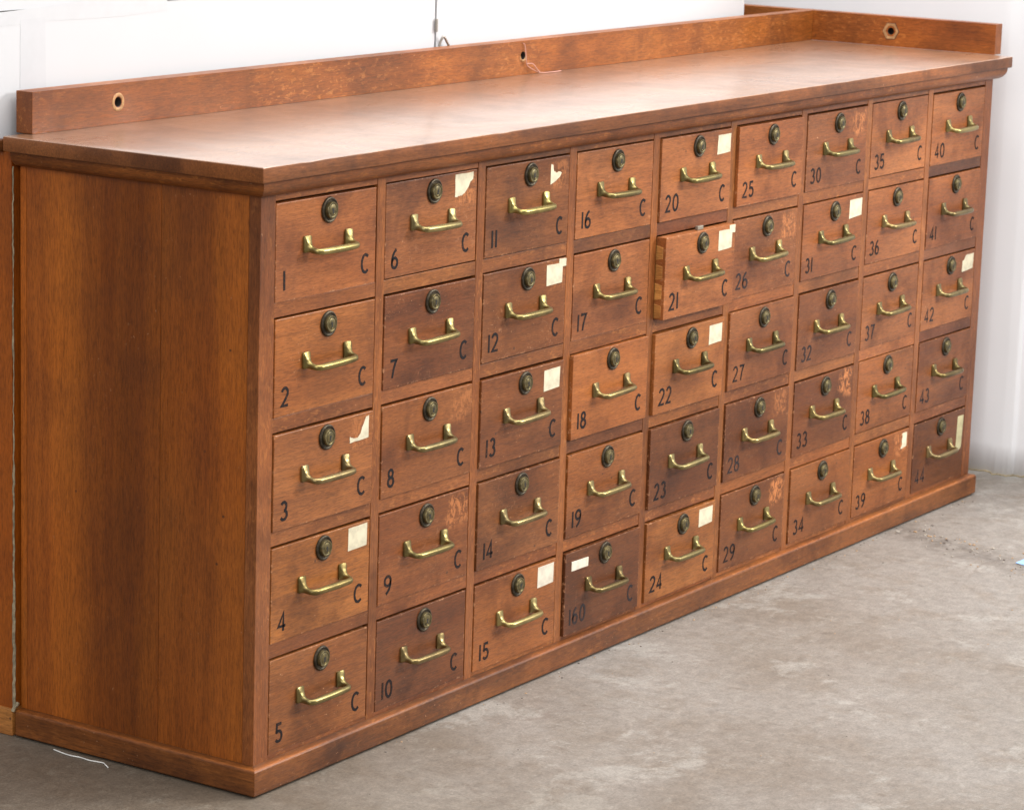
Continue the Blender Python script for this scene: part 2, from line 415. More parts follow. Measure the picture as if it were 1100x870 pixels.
# worktop: boards laid lengthwise, with a worn front edge
bm = bmesh.new()
bmesh.ops.create_cube(bm, size=1)
for v in bm.verts:
    v.co = Vector((SX0 if v.co.x < 0 else SX1, -OV if v.co.y < 0 else CD + .006, SB if v.co.z < 0 else ST))
me_e = [e for e in bm.edges if all(v.co.z > ST - 1e-5 for v in e.verts)]
cuts = bmesh.ops.subdivide_edges(bm, edges=[e for e in bm.edges if abs(e.verts[0].co.x - e.verts[1].co.x) > .1], cuts=90)
bmesh.ops.bevel(bm, geom=[e for e in bm.edges if len(e.link_faces) == 2 and e.calc_face_angle(0) > .5], offset=.0022, segments=3, affect='EDGES', profile=.6)
for v in bm.verts:      # small knocks along the arris
    if v.co.y < -OV + .006 and v.co.z > ST - .006:
        n_ = mnoise.noise(Vector((v.co.x * 22, 3.1, 0))); n2 = mnoise.noise(Vector((v.co.x * 70, 9.1, 0)))
        k = max(0, n_ - .25) * .0035 + max(0, n2 - .25) * .003
        v.co.y += k; v.co.z -= k
put_gco(bm, 'x'); tl = bm.verts.layers.float['tone']
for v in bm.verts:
    if v.co.z > ST - .0026 and (v.co.y < -OV + .003 or v.co.x < SX0 + .003): v[tl] = 1.25 + .35 * mnoise.noise(v.co * 40)  # lighter tone puts a highlight into the front and left top edges
me = bpy.data.meshes.new('worktop')
bm.normal_update()
for f in bm.faces: f.material_index = 0 if f.normal.z > .6 else 1; f.smooth = True
bm.to_mesh(me); bm.free(); me.materials.append(M['top']); me.materials.append(M['edge']); me.set_sharp_from_angle(angle=math.radians(30))
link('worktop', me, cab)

def rail_mesh(name, L, Ht, T, holes, hr=.0072, mat='rail'):
    """upright board along x from 0 to L, front at y=0, blind round holes in the front"""
    mb = MB(); off = (random.uniform(-30, 30),) * 3; n = 32
    V = []; F = []; mi = []
    def vid(p): V.append(p); return len(V) - 1
    hs = sorted(holes); edges = [0.]
    for hx, hz in hs: edges += [hx - Ht / 2, hx + Ht / 2]
    edges.append(L)
    for i in range(len(edges) - 1):
        a, b = edges[i], edges[i + 1]
        if b - a < 1e-6: continue
        if i % 2 == 0: F.append([vid((a, 0, 0)), vid((b, 0, 0)), vid((b, 0, Ht)), vid((a, 0, Ht))]); mi.append(0)
        else:
            hx, hz = hs[i // 2]; per = []
            for k in range(n):
                an = 2 * PI * k / n + PI / n; cx, cz = math.cos(an), math.sin(an); m_ = max(abs(cx), abs(cz))
                per.append(((a + b) / 2 + cx / m_ * Ht / 2, Ht / 2 + cz / m_ * Ht / 2, hx + cx * hr, hz + cz * hr))
            # make sure square corners are present
            o_ = [vid((p[0], 0, p[1])) for p in per]; q_ = [vid((p[2], 0, p[3])) for p in per]; r_ = [vid((p[2], T * .7, p[3])) for p in per]
            for k in range(n):
                k2 = (k + 1) % n
                F.append([o_[k], o_[k2], q_[k2], q_[k]]); mi.append(0)
                F.append([q_[k], q_[k2], r_[k2], r_[k]]); mi.append(1)
                p, p2 = per[k], per[k2]
                if abs(p[0] - p2[0]) > 1e-7 and abs(p[1] - p2[1]) > 1e-7:
                    cxn = (a if p[0] < hx else b); czn = (0 if p[1] < Ht / 2 else Ht)
                    F.append([o_[k], vid((cxn, 0, czn)), o_[k2]]); mi.append(0)
            F.append(list(reversed(r_))); mi.append(1)
    B = [vid((x, y, z)) for z in (0, Ht) for y in (0, T) for x in (0, L)]
    for f in [(0, 2, 3, 1), (4, 5, 7, 6), (2, 6, 7, 3), (0, 4, 6, 2), (1, 3, 7, 5)]: F.append([B[i] for i in f]); mi.append(0)
    mb.add(V, F, mi, 'x', 1., off)
    me = mb.mesh(name, [M[mat], M['dark']], fix=False)
    bm = bmesh.new(); bm.from_mesh(me); bmesh.ops.remove_doubles(bm, verts=bm.verts[:], dist=1e-5); bmesh.ops.recalc_face_normals(bm, faces=bm.faces[:]); bm.to_mesh(me); bm.free()
    return me
def bushing(parent, x, z, name='bushing', n=32, mat='bush', dark=False):
    mb = MB()
    pr = [(.0120, -.002), (.0120, .0004), (.0114, .0009), (.0086, .0009), (.0074, .0003), (.0062, -.004), (.0060, -.014)]
    v = []; f = []
    mb.lathe(pr, n, (0, 0, 0), [1 if dark else 0, 1 if dark else 0, 0, 0, 1, 1, 1])
    return link(name, mb.mesh(name, [M[mat], M['dark']]), parent, (x, 0, z))
GH = GT - ST
L = GRX - GX0 - .0004
back_rail = link('back_rail', rail_mesh('back_rail', L, GH, GTH, [((.778) * S - GX0, 3.594 * S - ST), (5.027 * S - GX0, 3.600 * S - ST)]), cab, (GX0, GY, ST + .0003), bevel=.0008)
bushing(back_rail, .778 * S - GX0, 3.594 * S - ST).scale = (1.15, 1, 1.15)
# the middle hole has lost most of its bushing: splintered rim
mb = MB(); rim = []
for k in range(28):
    a = PI * 1.02 + k / 27 * PI * .95; rim.append((math.cos(a), math.sin(a), random.uniform(.0098, .0135)))
V = []; F = []
for cx, cz, r in rim:
    V += [(cx * .0073, -.0004, cz * .0073), (cx * .0088, -.0013, cz * .0088), (cx * r, -.0003, cz * r), (cx * .008, .004, cz * .008)]
for k in range(27):
    for j in range(4): F.append((4 * k + j, 4 * k + (j + 1) % 4, 4 * k + 4 + (j + 1) % 4, 4 * k + 4 + j))
mb.add(V, F); o = link('broken_bushing', mb.mesh('broken_bushing', [M['bush']]), back_rail, (5.027 * S - GX0, 0, 3.600 * S - ST)); o['label'] = 'splintered remains of a bushing'
# side rail runs from the front to the back rail and beyond it belongs to the rear cabinet
Ls = GY + GTH - GFT
# local x runs from the back towards the front, the front face looks to -X
sr = link('side_rail', rail_mesh('side_rail', Ls, GH, GTH, [(GY + GTH - .949 * S, 3.586 * S - ST)]), cab, (GRX, GY + GTH, ST + .0003), bevel=.0008, color=(1.08, 1.0, .9))
sr.rotation_euler = (0, 0, -PI / 2)
b = bushing(sr, GY + GTH - .949 * S, 3.586 * S - ST, n=6, dark=True); b['label'] = 'six-sided dark bushing'; b.scale = (1.6, 1.2, 1.6)

# ------------------------------------------------------------------ lettering (stroke glyphs)
def arc(cx, cy, rx, ry, a0, a1, n=18):
    return [(cx + rx * math.cos(math.radians(a0 + (a1 - a0) * k / n)), cy + ry * math.sin(math.radians(a0 + (a1 - a0) * k / n))) for k in range(n + 1)]
def bez(p0, p1, p2, n=10):
    return [((1 - t) ** 2 * p0[0] + 2 * t * (1 - t) * p1[0] + t * t * p2[0], (1 - t) ** 2 * p0[1] + 2 * t * (1 - t) * p1[1] + t * t * p2[1]) for t in [k / n for k in range(n + 1)]]
GL = {
 '0': (.60, [arc(.30, .5, .27, .47, 90, 450, 30)]),
 '1': (.16, [[(.08, 0), (.08, 1)]]),
 '2': (.58, [arc(.28, .71, .25, .26, 165, -35, 16) + bez((.47, .54), (.30, .30), (.03, .035), 6) + [(.57, .035)]]),
 '3': (.56, [arc(.26, .735, .22, .235, 150, -80, 14), arc(.26, .265, .265, .24, 85, -150, 18)]),
 '4': (.62, [[(.44, 0), (.44, .98), (.02, .27), (.62, .27)]]),
 '5': (.56, [[(.50, .965), (.13, .965)] + [(.085, .56)] + arc(.26, .315, .265, .285, 125, -145, 18)]),
 '6': (.58, [bez((.44, .985), (.06, .80), (.03, .30), 10) + arc(.295, .28, .262, .265, 175, 540, 26)]),
 '7': (.54, [[(.0, .955), (.54, .955)] + bez((.52, .93), (.26, .55), (.20, 0), 8)]),
 '8': (.58, [arc(.29, .745, .205, .215, 90, 450, 24), arc(.29, .27, .262, .25, 90, 450, 26)]),
 '9': (.58, [bez((.14, .015), (.52, .20), (.55, .70), 10) + arc(.285, .72, .262, .265, -5, 360, 26)]),
 'C': (.60, [arc(.36, .5, .33, .465, 48, 312, 26)]),
}
def glyph_mesh(name, text, h, sw):
    mb = MB(); x = 0; lay = 0
    for ch in text:
        w_, strokes = GL[ch]
        wj = random.uniform(.94, 1.07); sl = random.uniform(-.02, .03)
        for st in strokes:
            pts = [Vector(((p[0] * wj + sl * p[1]) * h + x, p[1] * h)) for p in st]
            pts = [p for i, p in enumerate(pts) if i == 0 or (p - pts[i - 1]).length > 1e-5]
            Lp, Rp = [], []
            for i, p in enumerate(pts):
                d0 = (p - pts[i - 1]).normalized() if i else None
                d1 = (pts[i + 1] - p).normalized() if i < len(pts) - 1 else None
                closed = (pts[0] - pts[-1]).length < 1e-4
                if closed and i == 0: d0 = (pts[0] - pts[-2]).normalized()
                if closed and i == len(pts) - 1: d1 = (pts[1] - pts[0]).normalized()
                d0 = d0 or d1; d1 = d1 or d0
                n0 = Vector((-d0.y, d0.x)); n1 = Vector((-d1.y, d1.x)); n_ = (n0 + n1)
                n_ = n_.normalized() if n_.length > .2 else n0
                k = min(1.8, 1 / max(.35, n_.dot(n0)))
                ww = sw / 2 * k * (1 + .08 * math.sin(i * 1.7 + len(text)))
                Lp.append(p + n_ * ww); Rp.append(p - n_ * ww)
            y = -.00035 - .00006 * lay; lay += 1
            n = len(pts); V = [(q.x, y, q.y) for q in Lp] + [(q.x, y, q.y) for q in Rp] + [(q.x, .0002, q.y) for q in Lp] + [(q.x, .0002, q.y) for q in Rp]
            F = []
            for i in range(n - 1):
                F += [(i, i + 1, n + i + 1, n + i), (i, 2 * n + i, 2 * n + i + 1, i + 1), (n + i, n + i + 1, 3 * n + i + 1, 3 * n + i)]
            F += [(0, n, 3 * n, 2 * n), (n - 1, 3 * n - 1, 4 * n - 1, 2 * n - 1)]
            mb.add(V, F)
        x += w_ * wj * h + (.0072 if ch != '1' else .0062)
    return mb.mesh(name, [M['ink']]), x - .0065

# ------------------------------------------------------------------ hardware
def handle_mesh():
    mm = .001
    half = [(-48.5, 1., 3.5, 8.6, 12, 8), (-48.5, -2.4, 3.5, 8.6, 12, 8), (-48.4, -3.2, 3.0, 8.0, 11, 6), (-48.3, -4.6, .6, 6.4, 8.4, 4), (-48.2, -7.5, -2.4, 4.6, 5.6, 3),
            (-48.0, -11.5, -4.0, 3.9, 4.5, 2.6), (-47.6, -15, -4.8, 3.8, 4.2, 2.4), (-46.4, -18, -5.3, 4.0, 4.2, 2.2), (-43.8, -20.0, -5.7, 4.2, 4.4, 2), (-39, -20.8, -6, 4.4, 4.7, 2), (-18, -21.2, -6.2, 4.7, 5.1, 2), (0, -21.3, -6.3, 4.8, 5.2, 2)]
    path = half + [(-x, y, z, a, b, e) for x, y, z, a, b, e in reversed(half[:-1])]
    mb = MB(); n = 24; V = []; F = []
    for i, (x, y, z, a, b, e) in enumerate(path):
        p = Vector(path[max(i - 1, 0)][:3]); q = Vector(path[min(i + 1, len(path) - 1)][:3])
        t = (q - p); t.z = 0
        t.normalize()
        if i in (0, 1): t = Vector((0, -1, 0))
        if i in (len(path) - 1, len(path) - 2): t = Vector((0, 1, 0))
        sd = t.cross(Vector((0, 0, 1)))
        for k in range(n):
            an = 2 * PI * k / n; c_, s_ = math.cos(an), math.sin(an)
            u = math.copysign(abs(c_) ** (2 / e), c_) * a; w_ = math.copysign(abs(s_) ** (2 / e), s_) * b
            V.append(((x + sd.x * u) * mm, (y + sd.y * u) * mm, (z + w_) * mm))
    m = len(path)
    for i in range(m - 1):
        for k in range(n):
            k2 = (k + 1) % n; F.append((i * n + k, i * n + k2, (i + 1) * n + k2, (i + 1) * n + k))
    F.append(tuple(range(n))); F.append(tuple((m - 1) * n + k for k in range(n)))
    mb.add(V, F, smooth=True)
    return mb.mesh('handle', [M['brass']], sharp=38)
def lock_mesh():
    mb = MB(); mm = .001
    mb.lathe([(18.6 * mm, -.5 * mm), (18.6 * mm, 1.4 * mm), (18.0 * mm, 2.6 * mm), (16.6 * mm, 3.3 * mm), (15.4 * mm, 3.1 * mm), (14.4 * mm, 2.2 * mm), (12.2 * mm, 2.2 * mm)], 40, mi=0)
    mb.lathe([(12.3 * mm, 1.5 * mm), (12.2 * mm, 6.2 * mm), (11.5 * mm, 7.2 * mm), (10.2 * mm, 7.4 * mm), (9.0 * mm, 7.1 * mm), (8.5 * mm, 6.7 * mm), (7.9 * mm, 7.1 * mm), (2 * mm, 7.2 * mm)], 40, mi=1)
    # key slot: ward-shaped, dark
    a = [(-1.3, 2.2), (1.3, 2.2), (1.4, -.4), (.8, -1.2), (1.2, -4.6), (-1.2, -4.6), (-.8, -1.2), (-1.4, -.4)]
    mb.prism([(x * 1.5 * mm, (z * 1.2 + .2) * mm) for x, z in a], -7.35 * mm, -5.5 * mm, 2)
    # bright bit of worn metal below the slot
    mb.lathe([(1.5 * mm, 6.5 * mm), (1.4 * mm, 7.5 * mm), (.8 * mm, 7.7 * mm)], 12, (0.0006, 0, -6.2 * mm), 3)
    return mb.mesh('lock', [M['ring'], M['core'], M['keyhole'], M['brass']], sharp=35)
HM, LM = handle_mesh(), lock_mesh()

# ------------------------------------------------------------------ drawers
NUMS = [[1, 2, 3, 4, 5], [6, 7, 8, 9, 10], [11, 12, 13, 14, 15], [16, 17, 18, 19, 160], [20, 21, 22, 23, 24], [25, 26, 27, 28, 29],
        [30, 31, 32, 33, 34], [35, 36, 37, 38, 39], [40, 41, 42, 43, 44]]
TONE = {1: (1.0, .98, 1.02), 2: (1.02, 1.0, .8), 3: (.95, .95, .85), 4: (1.05, 1.06, .72), 5: (.82, .82, .68), 6: (.78, .76, .85), 7: (.55, .52, .6),
        8: (.68, .66, .62), 9: (.60, .56, .55), 10: (.42, .38, .42), 11: (.58, .57, .68), 12: (.50, .48, .56), 13: (.50, .46, .5), 14: (.56, .56, .56),
        15: (.78, .76, .66), 16: (1.0, 1.0, 1.05), 17: (1.0, .98, .98), 18: (1.08, 1.06, .95), 19: (.82, .80, .68), 160: (.40, .36, .42), 20: (1.02, 1.0, 1.0),
        21: (1.12, 1.08, 1.0), 22: (1.02, 1.0, .82), 23: (.42, .38, .44), 24: (.92, .92, .70), 25: (1.05, 1.02, 1.0), 26: (.76, .74, .74), 27: (.72, .69, .68),
        28: (.46, .42, .44), 29: (.50, .46, .46), 30: (.66, .62, .62), 31: (.72, .68, .68), 32: (.45, .42, .48), 33: (.48, .44, .46), 34: (.66, .64, .6),
        35: (1.02, 1.02, .98), 36: (.98, .96, .92), 37: (.80, .77, .74), 38: (.82, .78, .68), 39: (.76, .72, .62), 40: (1.06, 1.04, .98), 41: (.82, .78, .76),
        42: (.92, .90, .86), 43: (.60, .56, .54), 44: (.36, .31, .34)}
SCUFF = {3: .5, 6: .75, 8: .45, 9: .75, 11: .55, 12: .35, 26: .9, 28: .6, 29: 1., 30: 1., 33: 1., 39: .9, 18: .12, 31: .2}
WEAR = {26: 1., 6: .55, 12: .6, 9: .3, 28: .5, 11: .45, 32: .35, 30: .35, 7: .4, 31: .3, 14: .4, 42: .15, 19: .35}
PROUD = {21: .0180, 22: .0055, 18: .0060, 25: .0055, 20: .0030, 160: .0045, 14: .0030, 19: .0030, 27: .0035, 23: .0045, 24: .0035, 28: .003, 34: .0028, 29: .002, 3: .0018, 8: .002, 13: .003,
         33: .0015, 31: .0015, 32: .002, 26: .001}
sq = lambda a, b, c, d: [[(a, c), (b, c - .004), (b, d), (a, d)]]
PAPER = {
 6: [[(.75, .975), (.955, .98), (.953, .90), (.92, .875), (.905, .83), (.885, .80), (.86, .765), (.83, .745), (.80, .738), (.75, .735)]],
 3: [[(.925, .955), (.953, .96), (.955, .73), (.76, .715), (.76, .785), (.79, .755), (.84, .75), (.87, .79), (.885, .85), (.90, .88)]],
 4: [[(.775, .97), (.97, .975), (.968, .735), (.772, .725)]],
 11: [[(.765, .93), (.79, .92), (.80, .85), (.83, .82), (.87, .83), (.90, .815), (.88, .77), (.83, .73), (.765, .70)]],
 12: [[(.755, .95), (.90, .945), (.955, .94), (.952, .72), (.757, .71)], [(.908, .995), (.997, .99), (.995, .90), (.908, .905)]],
 13: [[(.757, .93), (.955, .935), (.95, .70), (.755, .685)]],
 15: [[(.772, .955), (.972, .955), (.97, .72), (.77, .71)]],
 160: [[(.08, .885), (.30, .875), (.298, .765), (.08, .77)]],
 20: [[(.80, .94), (.985, .94), (.98, .715), (.79, .70)]],
 21: [[(.757, .95), (.955, .945), (.95, .715), (.755, .70)], [(.912, .995), (.997, .995), (.995, .895), (.93, .90), (.912, .90)]],
 22: [[(.777, .93), (.965, .93), (.963, .70), (.775, .69)]],
 24: [[(.757, .945), (.958, .945), (.955, .735), (.755, .72)]],
 31: [[(.775, .94), (.985, .94), (.98, .71), (.77, .69)]],
 39: [[(.865, .95), (.96, .955), (.958, .75), (.90, .735), (.85, .73), (.878, .79), (.87, .85), (.885, .90)]],
 42: [[(.82, .94), (.975, .94), (.965, .72), (.75, .70), (.757, .86), (.79, .875)]],
 44: [[(.86, .90), (.975, .895), (.955, .42), (.905, .365), (.845, .375)]],
}
DW, DH = W - .004 * S, H - .004 * S
WORDS = {3: 'drawer with a torn remnant of paper', 21: 'drawer pulled slightly open', 160: 'dark drawer with a small white label at left',
         44: 'darkest drawer, with a crooked paper strip', 26: 'badly scuffed drawer', 10: 'dark brown drawer'}
for c in range(9):
    for r in range(5):
        n = NUMS[c][r]
        mb = MB(); zone = random.uniform(.97, 1.03)
        mb.box(0, DW, 0, .019, 0, DH, 0, 'x', zone)
        # box of the drawer behind its front
        dep = CD - .07
        for xa in (.004, DW - .014): mb.box(xa, xa + .010, .0192, dep, .006, DH - .010, 1, 'y')
        mb.box(.0142, DW - .0142, dep - .010, dep, .006, DH - .012, 1, 'x'); mb.box(.0142, DW - .0142, .0193, dep - .0102, .008, .014, 1, 'x')
        if n == 21:     # lapped dovetails on the exposed end of the front
            k = 0; z = .004
            for hgt, tn in ((.020, 1.0), (.011, .45), (.024, 1.05), (.010, .4), (.022, .95), (.012, .5), (.020, .9), (.010, .42)):
                if z + hgt > DH - .002: break
                if tn > .6:
                    mb.add([(-.0005, .005, z), (-.0005, .0188, z - .0025), (-.0005, .0188, z + hgt + .0025), (-.0005, .005, z + hgt),
                            (.002, .005, z), (.002, .0188, z - .0025), (.002, .0188, z + hgt + .0025), (.002, .005, z + hgt)],
                           [(0, 1, 2, 3), (7, 6, 5, 4), (0, 4, 5, 1), (1, 5, 6, 2), (2, 6, 7, 3), (3, 7, 4, 0)], 1, 'y', tn)
                z += hgt
            mb.box(DW * .49, DW * .57, .006, .012, DH + .0002, DH + .007, 2)   # bolt standing up from the lock
        tr, tg, tb = [q ** .86 for q in TONE[n]]; dk = max(0, .85 - tr); TONE[n] = (tr, max(tg, tr * .95) * (1 - .10 * dk), min(tb, tr) * (.95 - .35 * dk))
        d = link('drawer', mb.mesh('drawer', [M['drawer'], M['pale'], M['grey']]), cab, bevel=.0009, color=TONE[n])
        jx, jz = random.uniform(-.0008, .0008), random.uniform(-.0015, .0006)
        p = PROUD.get(n, random.uniform(-.0004, .0012))
        d.location = (X0 + c * S + .002 * S + jx, -p, Z0 - r * PZ - H + .001 * S + jz)
        d.rotation_euler = (0, random.uniform(-.0035, .0035), 0)
        d['scuff'] = float(SCUFF.get(n, 0.)); d['wear'] = float(WEAR.get(n, random.uniform(0, .2)))
        look = WORDS.get(n)
        if not look:
            t3 = sum(TONE[n]) / 3; look = ('dark brown' if t3 < .6 else 'mid brown' if t3 < .85 else 'light reddish') + ' drawer'
            if n in PAPER: look += ' with cream paper label'
        d['label'] = look + ', painted ' + str(n) + ' C'
        h = link('handle', HM, d, (DW * .505 + random.uniform(-.001, .001), 0, DH - .262 * S + random.uniform(-.0012, .0012)))
        h.rotation_euler = (0, random.uniform(-.022, .022), 0)
        tb = random.uniform(.55, .98) * (.72 if n in (3, 160, 10, 27, 22) else 1.)
        h.color = (tb, tb * random.uniform(.94, 1.03), tb * random.uniform(.85, 1.1), 1)
        l = link('lock', LM, d, (DW * .520 + random.uniform(-.001, .001), 0, DH - .082 * S + random.uniform(-.001, .0006)))
        l.rotation_euler = (0, random.uniform(-.25, .25), 0)
        fade = 1. if n not in (26, 28, 32, 43, 44, 160, 37, 42) else 2.2
        ht = .0272 * random.uniform(.96, 1.04)
        sw = .0044 if c < 5 else .0040
        me_, wd = glyph_mesh('number', str(n), ht, sw)
        link('number', me_, d, (DW * .072 + random.uniform(-.001, .002), 0, .0145 + random.uniform(-.001, .002)), color=(fade, fade * .95, fade * .9))
        if n != 44:
            me_, wd = glyph_mesh('letter', 'C', ht, sw)
            link('letter', me_, d, (DW * .925 - wd + random.uniform(-.002, .001), 0, .0165 + random.uniform(-.001, .002)), color=(fade, fade * .95, fade * .9))
        for k, poly in enumerate(PAPER.get(n, [])):
            mb = MB(); pts = []
            for i, (a, b) in enumerate(poly):
                a2, b2 = poly[(i + 1) % len(poly)]
                ragged = len(poly) > 5
                for q in range(4):
                    f = q / 4; jt = random.uniform(-.0006, .0006) if ragged else random.uniform(-.0002, .0002)
                    pts.append(((a + (a2 - a) * f) * DW + jt, min(DH - .0004, (b + (b2 - b) * f) * DH + jt)))
            mb.prism(pts, -.0004 - .0002 * k, .0001)
            tn = random.uniform(.94, 1.05) * (.86 if n == 44 else 1.1 if n == 160 else 1)
            link('paper_label', mb.mesh('paper_label', [M['paper']]), d, color=(tn, tn, tn * (.8 if n == 44 else 1.12 if n in (160, 15) else 1)))

# ------------------------------------------------------------------ twine in the middle hole
mb = MB(); hx, hz = 5.027 * S, 3.600 * S
pts = [(hx - .002, GY - .0015, GT - .004), (hx + .001, GY - .003, hz + .018), (hx + .003, GY - .004, hz + .004), (hx + .002, GY - .006, hz - .006), (hx + .005, GY - .006, hz - .016),
       (hx + .016, GY - .006, hz - .022), (hx + .030, GY - .008, hz - .028), (hx + .045, GY - .010, ST + .0022), (hx + .075, GY - .014, ST + .0016), (hx + .11, GY - .012, ST + .0016)]
def smooth_pts(P, n=6):
    out = []
    for i in range(len(P) - 1):
        p0, p1, p2, p3 = (Vector(P[max(i - 1, 0)]), Vector(P[i]), Vector(P[i + 1]), Vector(P[min(i + 2, len(P) - 1)]))
        for k in range(n):
            t = k / n; out.append(.5 * ((2 * p1) + (p2 - p0) * t + (2 * p0 - 5 * p1 + 4 * p2 - p3) * t * t + (3 * p1 - p0 - 3 * p2 + p3) * t ** 3))
    out.append(Vector(P[-1])); return out
mb.tube(smooth_pts(pts), .0008)
pts2 = [(hx + .005, GY - .006, hz - .014), (hx + .020, GY - .009, hz - .015), (hx + .032, GY - .011, hz - .026), (hx + .040, GY - .011, ST + .0045)]
mb.tube(smooth_pts(pts2), .0008)
tag(link('twine', mb.mesh('twine', [M['twine']])), 'loose pink twine hanging out of the middle hole in the back rail', 'twine')

# ------------------------------------------------------------------ rear cabinet standing back to back
rear = empty('rear_cabinet', (0, 1.722 * S, 0))
tag(rear, 'second wooden cabinet standing back to back behind the drawer cabinet, only its edge showing', 'cabinet')
RY = 1.722 * S; RD = 1.7 * S; rx0 = -.030 * S
mb = MB(); mb.box(rx0, .02, 0, RD, .02, SB - .0035, grain='z', tone=1.1); link('side_panel', mb.mesh('side_panel', [M['side']]), rear, bevel=.001, color=(.95, .85, .75))
mb = MB(); mb.box(X1 - .02, X1, 0.004, RD, .02, SB - .0035, grain='z'); link('side_panel', mb.mesh('side_panel', [M['side']]), rear, bevel=.001)
mb = MB(); mb.box(.021, X1 - .021, .002, RD - .01, .03, SB - .004, grain='x'); link('body', mb.mesh('body', [M['side']]), rear)
mb = MB(); mb.box(-.075 * S, 9.25 * S, .012, RD + .02, SB - .003, ST - .030 * S, grain='x', tone=.55); link('worktop', mb.mesh('worktop', [M['edge']]), rear, bevel=.0015)
mb = MB(); mb.box(-.046 * S, X1 + .01, -.002, RD + .012, .0, .162 * S, grain='y'); link('plinth', mb.mesh('plinth', [M['pale']]), rear, bevel=.002, color=(.9, .8, .7))
mb = MB(); mb.box(GRX, GRX + GTH, GY + GTH + .003 - RY, RD, ST - .029 * S, GT, grain='y'); link('side_rail', mb.mesh('side_rail', [M['rail']]), rear, bevel=.0008)
# cracked cream filler down the joint
mb = MB(); pts = []; rr = []
zz = .155 * S
while zz < SB - .02:
    pts.append((-.034 * S + random.uniform(-.0006, .0006), -.004 + random.uniform(-.0006, .0006), zz))
    rr.append(max(.0006, .0017 + .0013 * mnoise.noise(Vector((0, 0, zz * 21))) + (.0007 if zz < .8 * S else 0) - (.0007 if zz > 1.6 * S else 0))); zz += .006
mb.tube(pts, rr, 6)
mb.tube(smooth_pts([(-.062 * S, -.008, .158 * S), (-.054 * S, -.009, .182 * S), (-.034 * S, -.008, .186 * S), (-.020 * S, -.008, .2 * S)]), .0028, 6)
link('filler_strip', mb.mesh('filler_strip', [M['putty']]), rear)

# ------------------------------------------------------------------ white boards standing on the rear cabinet
BY = 1.80 * S; zb = ST - .0295 * S
def board(name, x0, x1, z0, z1, y, label, th=.010):
    n = 24; V = []; F = []
    mb = MB()
    for k in range(n + 1):
        x = x0 + (x1 - x0) * k / n; w = 0
        for yy in (y + w, y + w + th):
            for z in (z0, z1): V.append((x, yy, z))
    for k in range(n):
        a = 4 * k; b = a + 4
        F += [(a, b, b + 1, a + 1), (a + 2, a + 3, b + 3, b + 2), (a, a + 2, b + 2, b), (a + 1, b + 1, b + 3, a + 3)]
    F += [(0, 1, 3, 2), (4 * n, 4 * n + 2, 4 * n + 3, 4 * n + 1)]
    mb.add(V, F)
    return tag(link(name, mb.mesh(name, [M['board']])), label, 'board', 'white boards behind the cabinets')
lb = board('white_board', -1.6 * S, 4.178 * S, zb, 4.128 * S, BY, 'white board behind the back rail, left of the dark seam, taped at its left end')
rb = board('white_board', 4.200 * S, 8.425 * S, zb, 5.6 * S, BY, 'white board behind the back rail, right of the dark seam')
ub = board('white_board', -1.6 * S, 4.178 * S, 4.140 * S, 5.6 * S, BY + .002, 'upper white board above the taped joint in the top left corner')
def strip(name, pts, y, th, parent, col):
    mb = MB(); mb.prism(pts, y, y + th); return link(name, mb.mesh(name, [M['tape']]), parent, color=col)
tp = [(-1.5 * S, 4.03 * S)] + [(x * S, (4.055 + .006 * math.sin(x * 5)) * S + .012 * S * x) for x in (-.6, -.2, .1, .4, .7, 1.0, 1.4)] + [(x * S, (4.133 + .038 * max(0, x) / .7 + random.uniform(-.003, .003)) * S) for x in (1.4, 1.2, 1.0, .8, .6, .45, .3, .15, 0, -.2, -.5, -1.0)] + [(-1.5 * S, 4.13 * S)]
strip('tape_strip', tp, BY - .00022, .0002, lb, (1.045, 1.045, 1.045))
strip('tape_strip', [(.125 * S, zb), (.345 * S, zb), (.335 * S, 4.09 * S), (.13 * S, 4.085 * S)], BY - .00030, .00026, lb, (1.02, 1.02, 1.025))
mb = MB()   # clip and loop at the foot of the seam
mb.box(4.168 * S, 4.186 * S, BY - .006, BY - .0018, 3.80 * S, 3.885 * S)
o = link('clip', mb.mesh('clip', [M['grey']]), rb, bevel=.0008)
mb = MB(); mb.tube(smooth_pts([(4.20 * S, BY - .006, 3.70 * S), (4.215 * S, BY - .008, 3.745 * S), (4.235 * S, BY - .010, 3.765 * S), (4.275 * S, BY - .010, 3.725 * S), (4.32 * S, BY - .008, 3.685 * S)]), .0022)
link('cable_loop', mb.mesh('cable_loop', [M['grey']]), rb)
mb = MB(); mb.tube([(4.1893 * S, BY + .006, zb + .001), (4.189 * S, BY + .005, 4.3 * S), (4.188 * S, BY + .006, 5.5 * S)], .0026)
o = link('seam_strip', mb.mesh('seam_strip', [M['dark']]), rb)

